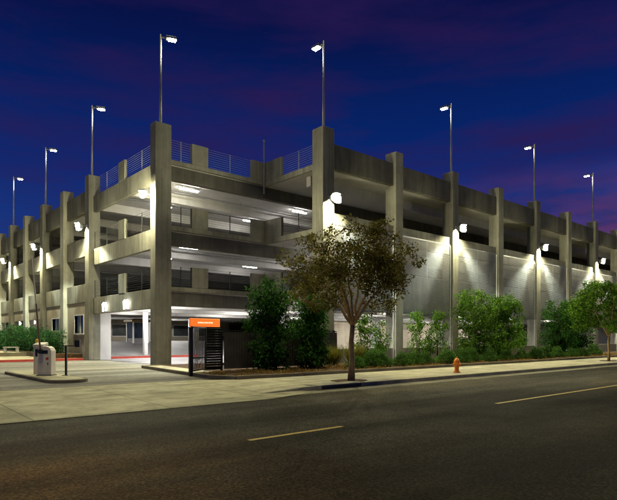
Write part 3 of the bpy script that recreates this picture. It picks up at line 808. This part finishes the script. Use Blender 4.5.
wd, fl = tree_mesh(11, 2.05, .105, (0,0,3.95), (2.5,2.5,1.85), 8, 74, 5, 37, .14, .06, .40, (.05,-.03), .46)
add_plant('street_tree', 'olive brown street tree with open vase crown beside the storm drain', 'tree', (14.45,14.15,.02), wd, fl, BARK, L_TREE)
g = MB(); g.prism([(14.45+.75*math.cos(a*PI/8)*(1+.12*math.sin(a*2.3)), 14.25+.55*math.sin(a*PI/8)) for a in range(16)], -.02, .022); struct('tree_pit', g, MULCH)
wd, fl = tree_mesh(23, 1.65, .075, (0,0,3.55), (2.5,2.5,2.1), 7, 95, 5, 36, .18, .085, .42, (0,0), .3)
add_plant('street_tree', 'small round crowned green tree at the right end of the sidewalk', 'tree', (40.6,14.7,.02), wd, fl, BARK, L_GREEN)
g = MB(); g.prism([(40.6+.7*math.cos(a*PI/8), 14.75+.5*math.sin(a*PI/8)) for a in range(16)], -.02, .022); struct('tree_pit', g, MULCH)

def shrub_mesh(seed, h, rad, stems, clumps, leaves, ls, lw, droop=.5, base=.12, taper=.5):
    r = random.Random(seed); wood = MB(); fol = MB(); lines = []
    for i in range(stems):
        a = r.uniform(0,2*PI); q = r.uniform(.1,.7)
        b = V((math.cos(a)*rad*.25, math.sin(a)*rad*.25, 0)); e = V((math.cos(a)*rad*q, math.sin(a)*rad*q, h*r.uniform(.78,.97)))
        m_ = b.lerp(e, .5) + rv(r)*rad*.12
        wood.tube([b, m_, e], [.022,.016,.006], 5); lines.append((b, m_, e))
    for c in range(clumps):
        b, m_, e = r.choice(lines); s = base + (1-base)*r.random()
        p = b*(1-s)**2 + m_*2*s*(1-s) + e*s*s
        wdt = rad*(1-taper*max(0, s-.55)/.45)*(.75 if s < .2 else 1)
        o = V((r.uniform(-1,1), r.uniform(-1,1), r.uniform(-.3,.3))); o *= wdt*.6/max(1, o.length)
        q = p + o*r.uniform(.5,1.4)
        lim = math.hypot(q.x, q.y)
        if lim > wdt*1.05: q.x *= wdt*1.05/lim; q.y *= wdt*1.05/lim
        wood.tube([p, q], [.009,.004], 4)
        leaf_cluster(fol, r, q, r.choice((.22,.3,.38)), int(leaves*r.choice((.6,1,1.4))), ls*r.uniform(.75,1.2), lw, droop)
    return wood, fol

sp = ('stems','foliage')
for i, (x, y, h, rd, sd_, lab, mat) in enumerate((
        (15.4,20.35,4.3,1.1,31,'tall dark leafy shrub in front of the board fence, left of the pair','g'),
        (17.85,20.35,4.1,1.08,32,'tall dark leafy shrub right of the pair, nearest the olive street tree','g'),
        (33.4,20.6,5.2,1.75,33,'tall bright shrub behind the hydrant, left of its pair','b'),
        (36.9,20.6,4.7,1.4,34,'tall bright shrub right of the hydrant, right of its pair','b'),
        (46.2,20.6,5.0,1.6,35,'tall shrub half hidden by the right-hand street tree','g'),
        (51.0,20.8,4.6,1.6,36,'tall shrub behind the right-hand tree at the picture edge','g'))):
    wd, fl = shrub_mesh(sd_, h, rd, 12, 190, 44, .2 if mat == 'g' else .18, .075 if mat == 'g' else .09, .6, .06, .3)
    add_plant('tall_shrub', lab, 'shrub', (x,y,.09), wd, fl, TWIG, L_DARK if mat == 'g' else L_GREEN, 'tall shrubs in the street bed', 0, (1,1,1), sp)

# slim young plants before the ground-floor openings
slim = [shrub_mesh(51, 2.9, .6, 5, 44, 24, .18, .07, .6, .32, .4), shrub_mesh(52, 2.6, .55, 4, 38, 24, .18, .07, .6, .3, .3)]
protos = []
names = ['just right of the olive tree trunk','second right of the olive tree trunk','left of the pair before the opening left of the hydrant','middle of three before the opening left of the hydrant','right of three before the opening left of the hydrant','between the bright shrubs and the next column','in the second opening past the bright shrubs, left','in the second opening past the bright shrubs, middle','in the second opening past the bright shrubs, right']
for i, (u, lab) in enumerate(zip((23.5,24.9,28.4,29.8,30.9,41.9,47.9,49.5,51.5), names)):
    loc = (u, 21.9, .09)
    if i < 2:
        wd, fl = slim[i]; o = add_plant('slim_shrub', '', 'shrub', loc, wd, fl, TWIG, L_GREEN, 'slim shrubs before the ground floor openings', 0, (1,1,1), sp); protos.append(o)
    else:
        o = copy_tree(protos[i % 2]); o.location = loc; o.rotation_euler = (0,0,i*1.3); s = .85 + .3*((i*37) % 10)/10; o.scale = (s,s,s*(.95+.1*(i % 3)))
    o['label'] = 'slim green shrub ' + lab

# round bushes along the bed front
def bush_mesh(seed, rad, h, n, ls, lw):
    r = random.Random(seed); wood = MB(); fol = MB()
    for i in range(7):
        a = 2*PI*i/7; wood.tube([(0,0,0),(math.cos(a)*rad*.5, math.sin(a)*rad*.5, h*.6)], [.02,.008], 5)
    for _ in range(n):
        o = rv(r); o.z = abs(o.z)*1.0 - .12
        k = r.uniform(.68,1.02) * (1 + .13*math.sin(o.x*7+seed)*math.cos(o.y*6) + .1*math.sin(o.z*9))
        p = V((o.x*rad*k, o.y*rad*k, max(.02, (o.z*.9+.12)*h*k)))
        fol.leaf(p, (o*.5 + rv(r)*.9 + V((0,0,.2))), rv(r), ls*r.uniform(.6,1.2), lw*r.uniform(.6,1.2))
    return wood, fol
bushes = [(19.5,'low round bush just right of the tall dark shrubs'),(20.8,'low round bush behind the olive tree trunk'),(21.6,'low round bush just right of the olive tree trunk'),
          (23.1,'low round bush, third left of the hydrant'),(24.3,'low round bush, second left of the hydrant'),(25.5,'low round bush, first left of the hydrant'),
          (27.2,'low round bush behind the hydrant on its left'),(28.9,'low round bush behind the hydrant on its right'),(30.3,'low round bush, second right of the hydrant'),(31.9,'low round bush, third right of the hydrant'),
          (34.3,'low round bush before the left bright tall shrub'),(36.7,'low round bush before the right bright tall shrub'),(38.2,'low round bush at the right foot of the bright tall shrubs'),(39.7,'low round bush, left of three near the sidewalk end'),(42.3,'low round bush, middle of three near the sidewalk end'),
          (44.3,'low round bush, right of three near the sidewalk end'),(46.4,'low round bush left of the right-hand tree trunk'),(49.2,'low round bush right of the right-hand tree trunk')]
pb = []
for i, (u, lab) in enumerate(bushes):
    loc = (u, 18.75 + .15*((i*7) % 3), .09)
    if i < 3:
        wd, fl = bush_mesh(60+i, .52, .82, 3400, .075, .042); o = add_plant('round_bush', lab, 'bush', loc, wd, fl, TWIG, L_BOX, 'round bushes along the street bed', 0, (1,1,1), sp); pb.append(o)
    else:
        o = copy_tree(pb[i % 3]); o.location = loc
    s = .9 + .35*((i*53) % 11)/11; o.rotation_euler = (0,0,i*2.1); o.scale = (s*1.05, s, s*(.85+.2*(i % 3)/3)); o['label'] = lab

# grasses near the notch corner
r = random.Random(77)
for i, (u, v, lab) in enumerate(((19.3,20.3,'yellow lit grass clump left of the corner column'),(20.6,19.9,'yellow lit grass clump just left of the olive tree trunk'))):
    m = MB()
    for _ in range(500):
        a = r.uniform(0,2*PI); b = V((math.cos(a)*.35*r.random(), math.sin(a)*.35*r.random(), r.uniform(0,.5)))
        m.leaf(b, V((math.cos(a)*.5, math.sin(a)*.5, 1.2)) + rv(r)*.4, rv(r), r.uniform(.5,1.0), .03)
    t = thing('grass_clump', lab, 'grass clump', (u,v,.09), 0, 'grass clumps near the corner column'); m.build('blades', L_YEL, t)
m = MB()
for i in range(9000):
    u = 11.9 + 45*r.random()**1.4; v = r.uniform(17.6, 21.2 if u > 18 else 20.4)
    c = math.sin(u*2.1)*math.sin(u*.77+1)+.4*math.sin(v*3+u)
    if c < -.15: continue
    a = r.uniform(0,2*PI)
    m.leaf(V((u,v,.09)), V((math.cos(a),math.sin(a),r.uniform(.4,1.3))), rv(r), r.uniform(.1,.24), .035)
tag(m.build('ground_cover', L_STRAW), 'low straw coloured ground cover in the street bed', 'ground cover', kind='stuff')

# hedge row of the left face
hm = [shrub_mesh(81+k, 1.75, .72, 7, 60, 20, .16, .07, .3, .04, .4) for k in range(3)]
ph = []
ord_ = ['first','second','third','fourth','fifth','sixth','seventh','eighth','ninth','tenth','eleventh','twelfth','thirteenth','fourteenth']
for i in range(14):
    loc = (12.75 + .12*math.sin(i*2.2), 43.9 + 2.25*i, .43)
    if i < 3:
        wd, fl = hm[i]; o = add_plant('hedge_shrub', '', 'shrub', loc, wd, fl, TWIG, L_HEDGE, 'shrubs along the left face', 0, (1,1,1), sp); ph.append(o)
    else:
        o = copy_tree(ph[i % 3]); o.location = loc
    s = 1.1 + .4*((i*29) % 7)/7; o.rotation_euler = (0,0,i*1.7); o.scale = (s,s,s)
    o['label'] = 'leafy green shrub along the left face, %s from the entrance' % ord_[i]
